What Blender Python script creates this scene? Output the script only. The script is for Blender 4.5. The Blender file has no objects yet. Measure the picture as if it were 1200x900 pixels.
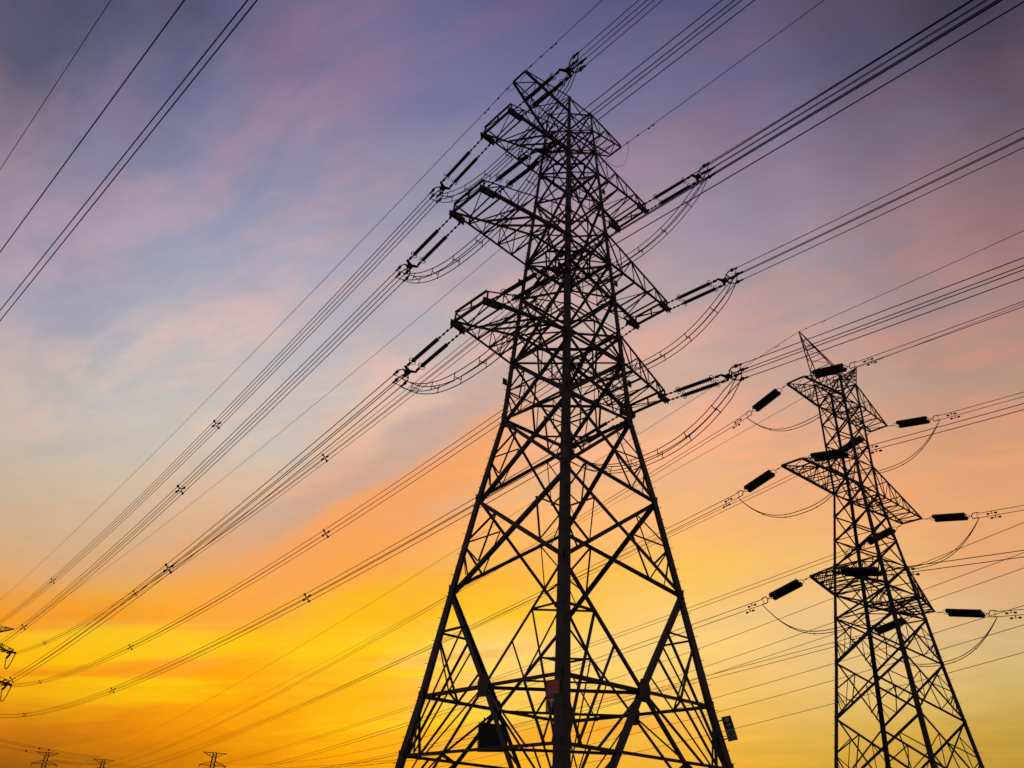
import bpy, bmesh, math, random
from mathutils import Vector, Matrix
random.seed(7)
D = bpy.data
scene = bpy.context.scene
C = scene.collection
R = math.radians
CAMZ = 1.6                      # eye height above the ground; every height below is measured from the eye and lifted by this

# ------------------------------------------------------------------ camera
TH, RO, FPX = 0.5352901, 0.0508253, 921.734
fw = Vector((0, math.cos(TH), math.sin(TH)))
up = Vector((0, -math.sin(TH), math.cos(TH)))
rt = Vector((1, 0, 0))
cr = rt*math.cos(RO) + up*math.sin(RO)
cu = -rt*math.sin(RO) + up*math.cos(RO)
cam = D.cameras.new('camera')
cam.sensor_width = 36.0
cam.lens = FPX/1200*36.0
cam.clip_start = 0.1
cam.clip_end = 20000
camo = D.objects.new('camera', cam)
m = Matrix.Identity(4)
for i, v in enumerate((cr, cu, -fw)):
    for k in range(3):
        m[k][i] = v[k]
m.translation = Vector((0, 0, CAMZ))
camo.matrix_world = m
C.objects.link(camo)
scene.camera = camo
scene.view_settings.view_transform = 'Standard'
scene.view_settings.look = 'None'
scene.view_settings.exposure = 0
scene.view_settings.gamma = 1

# ------------------------------------------------------------------ world: sunset sky, colour as a function of compass direction and elevation
def lin(c):
    c = c/255
    return c/12.92 if c <= 0.04045 else ((c+0.055)/1.055)**2.4
ELS = (2, 4.5, 7, 9.5, 12, 14.5, 17, 20, 24, 29, 35, 42, 50, 58, 90)
COLS = [
(-44, [(148, 88, 15), (233, 139, 21), (249, 158, 24), (225, 165, 91), (212, 170, 125), (203, 176, 149), (200, 182, 163), (192, 182, 174), (178, 173, 180), (155, 150, 171), (153, 135, 149), (92, 90, 114), (70, 73, 99), (80, 82, 110), (46, 50, 68)]),
(-36, [(130, 78, 14), (226, 131, 20), (241, 149, 22), (252, 165, 30), (219, 166, 105), (210, 171, 130), (203, 177, 150), (199, 183, 165), (188, 180, 176), (171, 166, 178), (151, 146, 169), (120, 118, 148), (82, 84, 113), (97, 92, 121), (57, 57, 75)]),
(-28, [(130, 78, 14), (199, 115, 17), (238, 144, 20), (250, 159, 23), (241, 167, 56), (223, 170, 118), (213, 179, 146), (208, 188, 166), (205, 195, 183), (193, 186, 187), (163, 162, 182), (140, 137, 165), (110, 105, 137), (116, 103, 132), (69, 63, 82)]),
(-19, [(201, 119, 8), (222, 133, 8), (254, 159, 11), (255, 168, 18), (255, 176, 22), (249, 173, 62), (234, 175, 118), (217, 183, 153), (211, 194, 179), (203, 192, 188), (180, 173, 184), (153, 147, 171), (127, 117, 151), (115, 104, 137), (68, 64, 85)]),
(-10, [(254, 165, 8), (255, 167, 8), (255, 182, 19), (255, 191, 31), (255, 200, 29), (255, 186, 28), (250, 175, 64), (237, 175, 120), (217, 182, 156), (209, 190, 180), (188, 177, 181), (162, 155, 171), (124, 120, 155), (98, 98, 137), (58, 60, 85)]),
(0, [(253, 177, 25), (253, 177, 25), (254, 193, 63), (255, 206, 97), (254, 213, 122), (255, 198, 42), (254, 184, 61), (251, 182, 102), (237, 182, 137), (216, 182, 162), (192, 174, 174), (165, 155, 168), (125, 120, 153), (91, 91, 130), (53, 56, 81)]),
(12, [(243, 175, 48), (243, 175, 47), (247, 188, 72), (250, 202, 105), (252, 208, 125), (252, 204, 118), (254, 196, 89), (252, 187, 111), (242, 181, 132), (221, 177, 150), (190, 166, 164), (162, 147, 162), (120, 114, 146), (83, 84, 121), (48, 52, 75)]),
(24, [(206, 155, 51), (208, 156, 51), (218, 172, 72), (230, 190, 111), (234, 194, 129), (237, 194, 136), (243, 188, 116), (243, 178, 120), (234, 172, 128), (209, 166, 143), (178, 154, 155), (149, 133, 152), (106, 102, 135), (76, 78, 113), (44, 48, 70)]),
(34, [(182, 142, 48), (182, 142, 48), (195, 158, 68), (212, 178, 108), (215, 180, 124), (220, 177, 127), (229, 169, 117), (229, 164, 114), (213, 158, 122), (184, 147, 133), (158, 135, 139), (129, 113, 130), (85, 81, 106), (71, 72, 100), (41, 44, 62)]),
(44, [(182, 142, 48), (182, 142, 48), (198, 161, 75), (214, 180, 115), (215, 180, 130), (225, 172, 122), (229, 166, 115), (225, 161, 113), (195, 150, 126), (166, 134, 130), (139, 117, 125), (101, 88, 101), (63, 59, 77), (66, 64, 85), (38, 39, 53)]),
(110, [(84,74,72),(88,77,76),(92,80,80),(92,80,82),(88,78,84),(86,77,86),(82,76,88),(79,74,88),(76,72,88),(74,71,88),(70,68,88),(66,65,86),(60,60,82),(54,54,78),(48,47,70)]),
]
world = D.worlds.new('World')
scene.world = world
world.use_nodes = True
nt = world.node_tree
nt.nodes.clear()
def N(t, **kw):
    n = nt.nodes.new(t)
    for k, v in kw.items():
        setattr(n, k, v)
    return n
def L(a, b):
    nt.links.new(a, b)
def M(op, a, b=None, c=None, clamp=False):
    n = N('ShaderNodeMath', operation=op, use_clamp=clamp)
    for i, v in enumerate((a, b, c)):
        if v is None:
            continue
        if isinstance(v, (int, float)):
            n.inputs[i].default_value = v
        else:
            L(v, n.inputs[i])
    return n.outputs[0]
def smooth(v, lo, hi):
    n = N('ShaderNodeMapRange', interpolation_type='SMOOTHSTEP')
    L(v, n.inputs[0])
    n.inputs[1].default_value = lo
    n.inputs[2].default_value = hi
    return n.outputs[0]
def mix(f, a, b, mode='MIX'):
    n = N('ShaderNodeMix', data_type='RGBA', blend_type=mode)
    if isinstance(f, (int, float)):
        n.inputs[0].default_value = f
    else:
        L(f, n.inputs[0])
    for i, v in ((6, a), (7, b)):
        if isinstance(v, tuple):
            n.inputs[i].default_value = (*[lin(x) for x in v], 1)
        else:
            L(v, n.inputs[i])
    return n.outputs[2]
tc = N('ShaderNodeTexCoord')
sep = N('ShaderNodeSeparateXYZ')
L(tc.outputs['Generated'], sep.inputs[0])
dx, dy, dz = sep.outputs
def noise(vec, scale, detail=5, rough=0.55, dist=0.0):
    n = N('ShaderNodeTexNoise')
    n.inputs['Scale'].default_value = scale
    n.inputs['Detail'].default_value = detail
    n.inputs['Roughness'].default_value = rough
    n.inputs['Distortion'].default_value = dist
    L(vec, n.inputs['Vector'])
    return n.outputs[0]
def mapped(scale, rot=(0, 0, 0), src=None):
    q = N('ShaderNodeMapping')
    L(src or tc.outputs['Generated'], q.inputs[0])
    q.inputs['Rotation'].default_value = rot
    n = N('ShaderNodeMapping')
    L(q.outputs[0], n.inputs[0])
    n.inputs['Scale'].default_value = scale
    return n.outputs[0]
# cloud sheet seen in perspective: direction divided by its height
hz = M('MAXIMUM', M('ADD', dz, 0.18), 0.05)
comb = N('ShaderNodeCombineXYZ')
L(M('DIVIDE', dx, hz), comb.inputs[0])
L(M('DIVIDE', dy, hz), comb.inputs[1])
sheet = comb.outputs[0]
wisp = noise(mapped((1.0, 2.2, 1), (0, 0, R(-150)), sheet), 2.5, 10, 0.64, 0.35)
soft = noise(mapped((1.0, 1.5, 1), (0, 0, R(-140)), sheet), 1.1, 4, 0.5, 0.3)
band = noise(mapped((1.0, 1.0, 13.0), (R(0), R(8), 0)), 1.7, 6, 0.55, 0.5)
fine = noise(mapped((1.3, 2.2, 1), (0, 0, R(-150)), sheet), 8.0, 7, 0.65, 0.3)
wob = M('ADD', M('MULTIPLY', M('SUBTRACT', band, 0.5), 2.4), M('MULTIPLY', M('SUBTRACT', soft, 0.5), 5.0))
el = M('MULTIPLY', M('ARCSINE', dz), 180/math.pi)
elw = M('ADD', el, M('MULTIPLY', wob, smooth(el, 2.0, 12.0)))
az = M('MULTIPLY', M('ARCTAN2', dx, dy), 180/math.pi)
azw = M('ADD', az, M('MULTIPLY', M('SUBTRACT', wisp, 0.5), 14.0))
fac = M('DIVIDE', elw, 90.0, clamp=True)
prev = None
pa = None
for a, row in COLS:
    cr_ = N('ShaderNodeValToRGB')
    cr_.color_ramp.interpolation = 'B_SPLINE' if a > 100 else 'LINEAR'
    e = cr_.color_ramp.elements
    while len(e) < len(row):
        e.new(0.5)
    for i, (elv, c) in enumerate(zip(ELS, row)):
        e[i].position = elv/90
        e[i].color = (*[lin(x) for x in c], 1)
    L(fac, cr_.inputs[0])
    prev = cr_.outputs[0] if prev is None else mix(smooth(azw, pa, a), prev, cr_.outputs[0])
    west_left = prev if a == -44 else None
    if a == -44:
        left_col = prev
    east_col = cr_.outputs[0]
    pa = a
prev = mix(smooth(az, -44, -110), prev, east_col)
# cloud colouring: rose veils high up, blue gaps between, gold streaks low down
front = M('MULTIPLY', smooth(az, -120, -60), smooth(az, 120, 60))
high = M('MULTIPLY', smooth(el, 16, 30), front)
low = M('MULTIPLY', M('MULTIPLY', smooth(el, 14, 10.5), smooth(el, 4, 8)), M('MULTIPLY', smooth(az, -46, -24), smooth(az, 24, 2)))
pink = M('MULTIPLY', smooth(wisp, 0.46, 0.62), M('MULTIPLY', high, 0.42))
blue = M('MULTIPLY', smooth(wisp, 0.52, 0.36), M('MULTIPLY', high, 0.27))
def tint(c, k):
    n = N('ShaderNodeMix', data_type='RGBA', blend_type='MULTIPLY', clamp_result=False)
    n.inputs[0].default_value = 1.0
    L(c, n.inputs[6])
    n.inputs[7].default_value = (*k, 1)
    return n.outputs[2]
s1 = mix(pink, prev, tint(prev, (1.60, 1.10, 0.95)))
s2 = mix(blue, s1, tint(s1, (0.70, 0.88, 1.10)))
# one long cloud bank climbing from the lower left behind the tower, lit from beneath
v = M('SUBTRACT', el, M('ADD', M('MULTIPLY', M('ADD', az, 21.0), 0.64), 15.0))
v = M('ADD', v, M('MULTIPLY', M('SUBTRACT', wisp, 0.5), 9.0))
along = M('MULTIPLY', smooth(az, -27, -13), smooth(az, 6, -4))
shade = M('MULTIPLY', M('MULTIPLY', smooth(v, -1.5, 1.5), smooth(v, 6.5, 2.0)), M('MULTIPLY', along, 0.5))
glow = M('MULTIPLY', M('MULTIPLY', smooth(v, 1.5, -1.0), smooth(v, -8.0, -3.0)), M('MULTIPLY', along, 0.75))
s2 = mix(shade, s2, (190, 155, 146))
s2 = mix(glow, s2, (252, 162, 88))
gold = M('MULTIPLY', smooth(band, 0.54, 0.66), M('MULTIPLY', low, 0.5))
s3 = mix(gold, s2, (255, 222, 10))
rust = M('MULTIPLY', smooth(band, 0.53, 0.40), M('MULTIPLY', low, 0.55))
s4 = mix(rust, s3, (252, 146, 8))
mott = N('ShaderNodeMix', data_type='RGBA', blend_type='MULTIPLY')
mott.inputs[0].default_value = 1.0
L(s4, mott.inputs[6])
mv = M('ADD', 0.93, M('MULTIPLY', fine, 0.14))
cc = N('ShaderNodeCombineColor')
for i in range(3):
    L(mv, cc.inputs[i])
L(cc.outputs[0], mott.inputs[7])
# below the horizon: the dark haze over the far ground
final = mix(smooth(el, 0.0, -3.0), mott.outputs[2], (60, 42, 22))
bg = N('ShaderNodeBackground')
L(final, bg.inputs[0])
bg.inputs[1].default_value = 1.0
wo = N('ShaderNodeOutputWorld')
L(bg.outputs[0], wo.inputs[0])

# ------------------------------------------------------------------ sun: almost down, behind cloud at the left of the tower
sl = D.lights.new('sun', 'SUN')
sl.energy = 0.12
sl.angle = R(4)
sl.color = (1.0, 0.62, 0.30)
so = D.objects.new('sun', sl)
C.objects.link(so)
sdir = Vector((math.sin(R(-16))*math.cos(R(1.5)), math.cos(R(-16))*math.cos(R(1.5)), math.sin(R(1.5))))
so.rotation_euler = sdir.to_track_quat('Z', 'Y').to_euler()

# ------------------------------------------------------------------ materials
def mat(name, col, rough=0.6, metal=0.0, var=0.25, scale=3.0, dark=None, bump=0.0):
    mt = D.materials.new(name)
    mt.use_nodes = True
    t = mt.node_tree
    b = t.nodes['Principled BSDF']
    b.inputs['Roughness'].default_value = rough
    b.inputs['Metallic'].default_value = metal
    tcn = t.nodes.new('ShaderNodeTexCoord')
    n = t.nodes.new('ShaderNodeTexNoise')
    n.inputs['Scale'].default_value = scale
    n.inputs['Detail'].default_value = 6
    t.links.new(tcn.outputs['Object'], n.inputs['Vector'])
    r = t.nodes.new('ShaderNodeValToRGB')
    r.color_ramp.elements[0].position = 0.35
    r.color_ramp.elements[1].position = 0.68
    d = dark or tuple(x*(1-var) for x in col)
    r.color_ramp.elements[0].color = (*d, 1)
    r.color_ramp.elements[1].color = (*[min(1, x*(1+var)) for x in col], 1)
    t.links.new(n.outputs[0], r.inputs[0])
    t.links.new(r.outputs[0], b.inputs['Base Color'])
    r2 = t.nodes.new('ShaderNodeMapRange')
    r2.inputs[3].default_value = max(0.05, rough-0.12)
    r2.inputs[4].default_value = min(1, rough+0.12)
    t.links.new(n.outputs[0], r2.inputs[0])
    t.links.new(r2.outputs[0], b.inputs['Roughness'])
    if bump:
        bp = t.nodes.new('ShaderNodeBump')
        bp.inputs['Strength'].default_value = bump
        t.links.new(n.outputs[0], bp.inputs['Height'])
        t.links.new(bp.outputs[0], b.inputs['Normal'])
    return mt
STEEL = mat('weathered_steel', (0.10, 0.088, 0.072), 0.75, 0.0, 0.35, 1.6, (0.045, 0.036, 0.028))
STEEL2 = mat('weathered_steel_far', (0.05, 0.046, 0.042), 0.8, 0.0, 0.3, 1.2)
WIRE = mat('stranded_aluminium', (0.045, 0.04, 0.036), 0.85, 0.0, 0.2, 8)
FIT = mat('fitting_steel', (0.05, 0.047, 0.043), 0.8, 0.0, 0.3, 6)
INS = mat('insulator_glaze', (0.03, 0.022, 0.02), 0.6, 0.0, 0.2, 4)
GRASS = mat('rough_grass', (0.07, 0.09, 0.035), 0.95, 0.0, 0.5, 0.35, (0.06, 0.05, 0.03), 0.6)
CONC = mat('footing_concrete', (0.3, 0.29, 0.27), 0.9, 0, 0.2, 4)
RED = mat('sign_red_paint', (0.60, 0.07, 0.045), 0.5, 0, 0.2, 9)
WHITE = mat('sign_white_paint', (0.78, 0.76, 0.72), 0.5, 0, 0.12, 9)
GREYP = mat('sign_grey_paint', (0.45, 0.45, 0.41), 0.6, 0, 0.15, 9)
TEAL = mat('sign_green_paint', (0.05, 0.11, 0.09), 0.5, 0, 0.2, 9)
BLACKP = mat('dark_enclosure_paint', (0.035, 0.034, 0.032), 0.6, 0.1, 0.3, 3)

# ------------------------------------------------------------------ helpers
def tag(o, label=None, cat=None, group=None, kind=None):
    if label: o['label'] = label
    if cat: o['category'] = cat
    if group: o['group'] = group
    if kind: o['kind'] = kind
    return o
def empty(name, loc=(0, 0, 0), rz=0.0):
    o = D.objects.new(name, None)
    o.empty_display_size = 0.5
    C.objects.link(o)
    o.location = loc
    o.rotation_euler = (0, 0, rz)
    return o
def link(name, me, parent=None, mx=None):
    o = D.objects.new(name, me)
    C.objects.link(o)
    if parent: o.parent = parent
    if mx is not None: o.matrix_local = mx
    return o
class MB:
    """collects triangles and quads for ONE mesh"""
    def __init__(s):
        s.v = []; s.f = []; s.sm = False
    def box(s, c, u, v, w, du, dv, dw):
        i = len(s.v)
        c = Vector(c)
        for a, b, d in ((-1,-1,-1),(1,-1,-1),(1,1,-1),(-1,1,-1),(-1,-1,1),(1,-1,1),(1,1,1),(-1,1,1)):
            s.v.append(c + u*(a*du/2) + v*(b*dv/2) + w*(d*dw/2))
        for q in ((0,3,2,1),(4,5,6,7),(0,1,5,4),(1,2,6,5),(2,3,7,6),(3,0,4,7)):
            s.f.append(tuple(i+k for k in q))
    def plate(s, pts, n, th):
        i = len(s.v); k = len(pts); n = Vector(n).normalized()*th/2
        for p in pts: s.v.append(Vector(p)+n)
        for p in pts: s.v.append(Vector(p)-n)
        s.f.append(tuple(range(i, i+k)))
        s.f.append(tuple(range(i+2*k-1, i+k-1, -1)))
        for a in range(k):
            b = (a+1) % k
            s.f.append((i+a, i+k+a, i+k+b, i+b))
    def angle(s, p, q, w, n=None, th=0.12):
        """rolled L section from p to q; n is roughly the outward normal of the face it lies in"""
        p = Vector(p); q = Vector(q); ax = (q-p)
        if ax.length < 1e-6: return
        a = ax.normalized()
        n = Vector(n) if n is not None else Vector((0.3, 0.5, 0.8))
        n = (n - a*n.dot(a))
        if n.length < 1e-4: n = a.orthogonal()
        n.normalize(); u = n.cross(a)
        t = w*th
        prof = ((0,0),(w,0),(w,-t),(t,-t),(t,-w),(0,-w))
        i = len(s.v)
        off = -w/2
        for P in (p, q):
            for x, y in prof:
                s.v.append(P + u*(x+off) + n*y)
        for k in range(6):
            b = (k+1) % 6
            s.f.append((i+k, i+b, i+6+b, i+6+k))
        s.f.append((i+3, i+2, i+1, i)); s.f.append((i+5, i+4, i+3, i))
        s.f.append((i+6, i+7, i+8, i+9)); s.f.append((i+6, i+9, i+10, i+11))
    def tube(s, pts, r, sides=5, closed=False):
        pts = [Vector(p) for p in pts]
        i0 = len(s.v); n = len(pts)
        nrm = None
        for k in range(n):
            if closed: t = (pts[(k+1) % n]-pts[k-1]).normalized()
            else: t = (pts[min(k+1, n-1)]-pts[max(k-1, 0)]).normalized()
            if nrm is None:
                nrm = t.orthogonal().normalized()
            else:
                nrm = (nrm - t*nrm.dot(t)).normalized()
            b = t.cross(nrm)
            rr = r[k] if isinstance(r, (list, tuple)) else r
            for j in range(sides):
                an = 2*math.pi*j/sides
                s.v.append(pts[k] + nrm*(rr*math.cos(an)) + b*(rr*math.sin(an)))
        m_ = n if closed else n-1
        for k in range(m_):
            for j in range(sides):
                a0 = i0+k*sides+j; a1 = i0+k*sides+(j+1) % sides
                kk = (k+1) % n
                b0 = i0+kk*sides+j; b1 = i0+kk*sides+(j+1) % sides
                s.f.append((a0, a1, b1, b0))
        if not closed:
            s.f.append(tuple(i0+j for j in range(sides-1, -1, -1)))
            s.f.append(tuple(i0+(n-1)*sides+j for j in range(sides)))
    def ring(s, c, axis, R_, r, seg=14, sides=5):
        axis = Vector(axis).normalized(); a = axis.orthogonal().normalized(); b = axis.cross(a)
        s.tube([Vector(c)+a*(R_*math.cos(2*math.pi*k/seg))+b*(R_*math.sin(2*math.pi*k/seg)) for k in range(seg)], r, sides, True)
    def mesh(s, name, mt, smooth=False):
        me = D.meshes.new(name)
        me.from_pydata([tuple(v) for v in s.v], [], s.f)
        me.materials.append(mt)
        if smooth:
            me.polygons.foreach_set('use_smooth', [True]*len(me.polygons))
        me.update()
        return me
    def build(s, name, mt, parent=None, mx=None, smooth=False):
        return link(name, s.mesh(name, mt, smooth), parent, mx)

# one unit rolled angle per steel, stretched to each member: alike pieces share it
def unit_angle(mt):
    b = MB(); b.angle((0,0,0), (0,0,1), 1.0, (0,-1,0), 0.13)
    return b.mesh('rolled_angle', mt)
UA = {}
def member(name, p, q, w, parent, n=None, mt=None, inset=0.0):
    mt = mt or STEEL
    me = UA.get(mt.name) or UA.setdefault(mt.name, unit_angle(mt))
    p = Vector(p); q = Vector(q); ax = q-p; ln = ax.length
    z = ax/ln
    n = Vector(n) if n is not None else Vector((0.31, 0.52, 0.8))
    n = n - z*n.dot(z)
    if n.length < 1e-3: n = z.orthogonal()
    n.normalize()
    y = -n; x = y.cross(z)
    mx = Matrix.Identity(4)
    for i, (v, s_) in enumerate(((x, w), (y, w), (z, ln))):
        for k in range(3): mx[k][i] = v[k]*s_
    mx.translation = p - n*inset
    return link(name, me, parent, mx)

def lerp(a, b, t): return Vector(a)*(1-t)+Vector(b)*t
SG = ((-1,-1),(-1,1),(1,1),(1,-1))      # corners in local x (arm direction), y (line direction, away from camera): near, left, far, right

class Tower:
    def __init__(s, root, hw, mt):
        s.r = root; s.hw = hw; s.mt = mt
        s.lac = MB(); s.gus = MB()
        s.nlac = 0
    def c(s, i, z):
        h = s.hw(z); a, b = SG[i % 4]
        return Vector((a*h, b*h, z))
    def fn(s, i):
        a, b = SG[i % 4]; c, d = SG[(i+1) % 4]
        return Vector((a+c, b+d, 0.12)).normalized()
    def brace(s, p, q, w, n, ins=0.0, name='brace', parent=None):
        return member(name, p, q, w, parent or s.r, n, s.mt, ins)
    def lace(s, p, q, w, n, ins=0.0):
        if s.join:
            s.lac.angle(Vector(p)-Vector(n)*ins, Vector(q)-Vector(n)*ins, w, n, 0.15)
        else:
            member('lacing_bar', p, q, w, s.r, n, s.mt, ins)
        s.nlac += 1
    def leg(s, i, zs, ws):
        """corner leg: one L section with its corner outward, thinner towards the top"""
        a, b = SG[i]
        m_ = MB(); rings = []
        for z, w in zip(zs, ws):
            p = s.c(i, z); t = w*0.13
            u = Vector((-a, 0, 0)); v = Vector((0, -b, 0))
            rings.append([p, p+u*w, p+u*w+v*t, p+u*t+v*t, p+u*t+v*w, p+v*w])
        for k in range(len(zs)-1):
            i0 = len(m_.v)
            m_.v += rings[k]+rings[k+1]
            for j in range(6):
                jj = (j+1) % 6
                f = (i0+j, i0+jj, i0+6+jj, i0+6+j)
                m_.f.append(f if a*b > 0 else f[::-1])
            # splice plates
            if k and ws[k] > 0.12:
                w = ws[k]; p = s.c(i, zs[k]); cz = Vector((0, 0, 1))
                m_.box(p+Vector((-a*w*.5, b*.012, 0)), Vector((1,0,0)), Vector((0,1,0)), cz, w*.9, .012, .34)
                m_.box(p+Vector((a*.012, -b*w*.5, 0)), Vector((0,1,0)), Vector((1,0,0)), cz, w*.9, .012, .34)
        for k in (0, len(zs)-1):
            i0 = len(m_.v); m_.v += rings[k]; m_.f += [(i0, i0+1, i0+2, i0+3), (i0, i0+3, i0+4, i0+5)]
        return m_.build('leg', s.mt, s.r)
    def tie(s, i, z, w, name='tie'):
        s.brace(s.c(i, z), s.c(i+1, z), w, s.fn(i), 0.05, name)
    def xpanel(s, z0, z1, w, wl=0.0, faces=(0,1,2,3)):
        for i in faces:
            n = s.fn(i)
            a0, b0, a1, b1 = s.c(i,z0), s.c(i+1,z0), s.c(i,z1), s.c(i+1,z1)
            s.brace(a0, b1, w, n, 0.02)
            s.brace(b0, a1, w, n, 0.03+w)
            if wl:
                for S0, S1, O0, O1 in ((a0,a1,b0,b1),(b0,b1,a0,a1)):
                    mid = lerp(S0, S1, .5)
                    q0 = lerp(S0, O1, .25); q1 = lerp(S1, O0, .25)
                    s.lace(mid, q0, wl, n, .03); s.lace(mid, q1, wl, n, .03); s.lace(q0, q1, wl*.85, n, .06)
                    s.lace(lerp(S0, S1, .48), lerp(S0, O1, .14) , wl*.7, n, .05)
    def gusset(s, i, z, r, plates=True):
        for f in (i, i-1):
            n = s.fn(f)
            p = s.c(i, z)
            o = s.c(f+1 if f == i else f, z)
            d = (o-p).normalized()
            upv = Vector((0, 0, 1))
            P = [p+n*.015+d*(.02)+upv*r, p+n*.015+d*(r*1.05)+upv*r*.55, p+n*.015+d*(r*1.05)-upv*r*.55, p+n*.015+d*.02-upv*r]
            b = MB(); b.plate(P, n, .016)
            b.build('gusset_plate', s.mt, s.r)

# ------------------------------------------------------------------ ground
g = MB()
n_ = 48; S_ = 6000
for j in range(n_+1):
    for i in range(n_+1):
        x = (i/n_*2-1); y = (j/n_*2-1)
        x = math.copysign(abs(x)**2.6, x)*S_; y = math.copysign(abs(y)**2.6, y)*S_
        r_ = math.hypot(x, y)
        h = 0 if r_ < 120 else 2.0*math.sin(x*.004+1)*math.cos(y*.005)*min(1, (r_-120)/400)
        g.v.append((x, y, h-0.02))
for j in range(n_):
    for i in range(n_):
        a = j*(n_+1)+i
        g.f.append((a, a+1, a+n_+2, a+n_+1))
tag(g.build('ground', GRASS, smooth=True), kind='structure')

# ================================================================== MAIN TOWER
T1P = Vector((2.4361, 30.0, CAMZ)); PH1 = 0.6938927
H1 = [(-1.6, 4.76), (2.71, 4.09), (4.69, 3.74), (8.56, 3.18), (12.36, 2.62), (16.08, 2.0), (35.45, 0.855)]
def interp(tab):
    def f(z):
        if z <= tab[0][0]: return tab[0][1]
        for (a, b), (c, d) in zip(tab, tab[1:]):
            if z <= c: return b+(d-b)*(z-a)/(c-a)
        return tab[-1][1]
    return f

def crossarm(T, s, zlo, zhi, A, w, tlo, thi, wc, wl, bays=5, heavy=True, cat_plate=True, name='crossarm'):
    """one side's arm: two lower and two upper chords, side and bottom lacing, end frame"""
    ca = empty(name); ca.parent = T.r
    X = s
    lo = [[Vector((X*T.hw(zlo), sy*T.hw(zlo), zlo)), Vector((X*A, sy*w, tlo))] for sy in (-1, 1)]
    hi = [[Vector((X*T.hw(zhi), sy*T.hw(zhi), zhi)), Vector((X*(A-.02), sy*w, thi))] for sy in (-1, 1)]
    top = [Vector((X*(A-.02), sy*w, thi)) for sy in (-1, 1)]
    dn = Vector((0, 0, -1))
    for k, sy in enumerate((-1, 1)):
        sn = Vector((0, sy, 0))
        front = k == 0
        member('chord', *lo[k], wc if front or not heavy else wc*.5, ca, dn, T.mt)
        if heavy and not front:
            low_tip = lo[k][1]+Vector((0, 0, .05))
            member('chord', hi[k][0], low_tip, wc*.95, ca, sn, T.mt)
            member('lacing_bar', hi[k][1], lerp(low_tip, hi[k][0], .22), wl, ca, sn, T.mt)
            hi[k][1] = low_tip
        else:
            member('chord', *hi[k], wc*(.5 if heavy else .62), ca, sn, T.mt)
        P = [lerp(*lo[k], t/bays) for t in range(bays+1)]; Q = [lerp(*hi[k], t/bays) for t in range(bays+1)]
        for t in range(1, bays):
            if (P[t]-Q[t]).length > .12:
                member('lacing_bar', P[t], Q[t], wl, ca, sn, T.mt, .02)
        for t in range(bays-1 if thi-tlo < .3 else bays):
            if t % 2: member('lacing_bar', P[t], Q[t+1], wl, ca, sn, T.mt, .03)
            else: member('lacing_bar', Q[t], P[t+1], wl, ca, sn, T.mt, .03)
    for t in range(1, bays+1):
        a, b = (lerp(*lo[k], t/bays) for k in (0, 1))
        last = t == bays
        a2, b2 = top if last else [lerp(*hi[k], t/bays) for k in (0, 1)]
        member('cross_strut', a, b, wc*.75 if last else wl*1.2, ca, dn, T.mt, .01)
        if last or t % 2 == 0:
            if thi-tlo > .2 or t < bays-1:
                member('cross_strut', a2, b2, wc*.6 if last else wl, ca, dn, T.mt, .01)
        a0, b0 = (lerp(*lo[k], (t-1)/bays) for k in (0, 1))
        if t % 2: a0, b = b0, a
        member('lacing_bar', a0, b, wl*.85, ca, dn, T.mt, -.03)
        if heavy and t in (2, 3): member('plan_brace', lerp(*lo[0], (t-1)/bays), lerp(*hi[1], t/bays), wl*1.5, ca, dn, T.mt)
    if thi-tlo > .3:
        for k, sy in enumerate((-1, 1)):
            member('end_post', lo[k][1], top[k], wl*1.2, ca, (X, 0, 0), T.mt)
        member('lacing_bar', lo[0][1], top[1], wl, ca, (X, 0, 0), T.mt)
        m1 = lerp(lo[0][1], lo[1][1], .5)
        member('lacing_bar', m1, lerp(top[0], top[1], .5), wl, ca, (X, 0, 0), T.mt)
    if cat_plate:
        for k, sy in enumerate((-1, 1)):
            d = (lo[k][0]-lo[k][1]).normalized()
            c = lo[k][1]+d*.28
            b = MB()
            b.box(c+Vector((0, sy*.05, -.03)), d, Vector((0, 0, 1)), d.cross(Vector((0, 0, 1))).normalized(), .92, .32, .02)
            b.box(c+Vector((0, -sy*.08, -.03)), d, Vector((0, 0, 1)), d.cross(Vector((0, 0, 1))).normalized(), .80, .26, .02)
            for o_ in (-.28, .28):
                b.box(c+d*o_+Vector((0, sy*.12, -.08)), d, Vector((0, 1, 0)), Vector((0, 0, 1)), .05, .22, .12)
            b.build('attachment_plate', T.mt, ca)
    return ca

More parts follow.
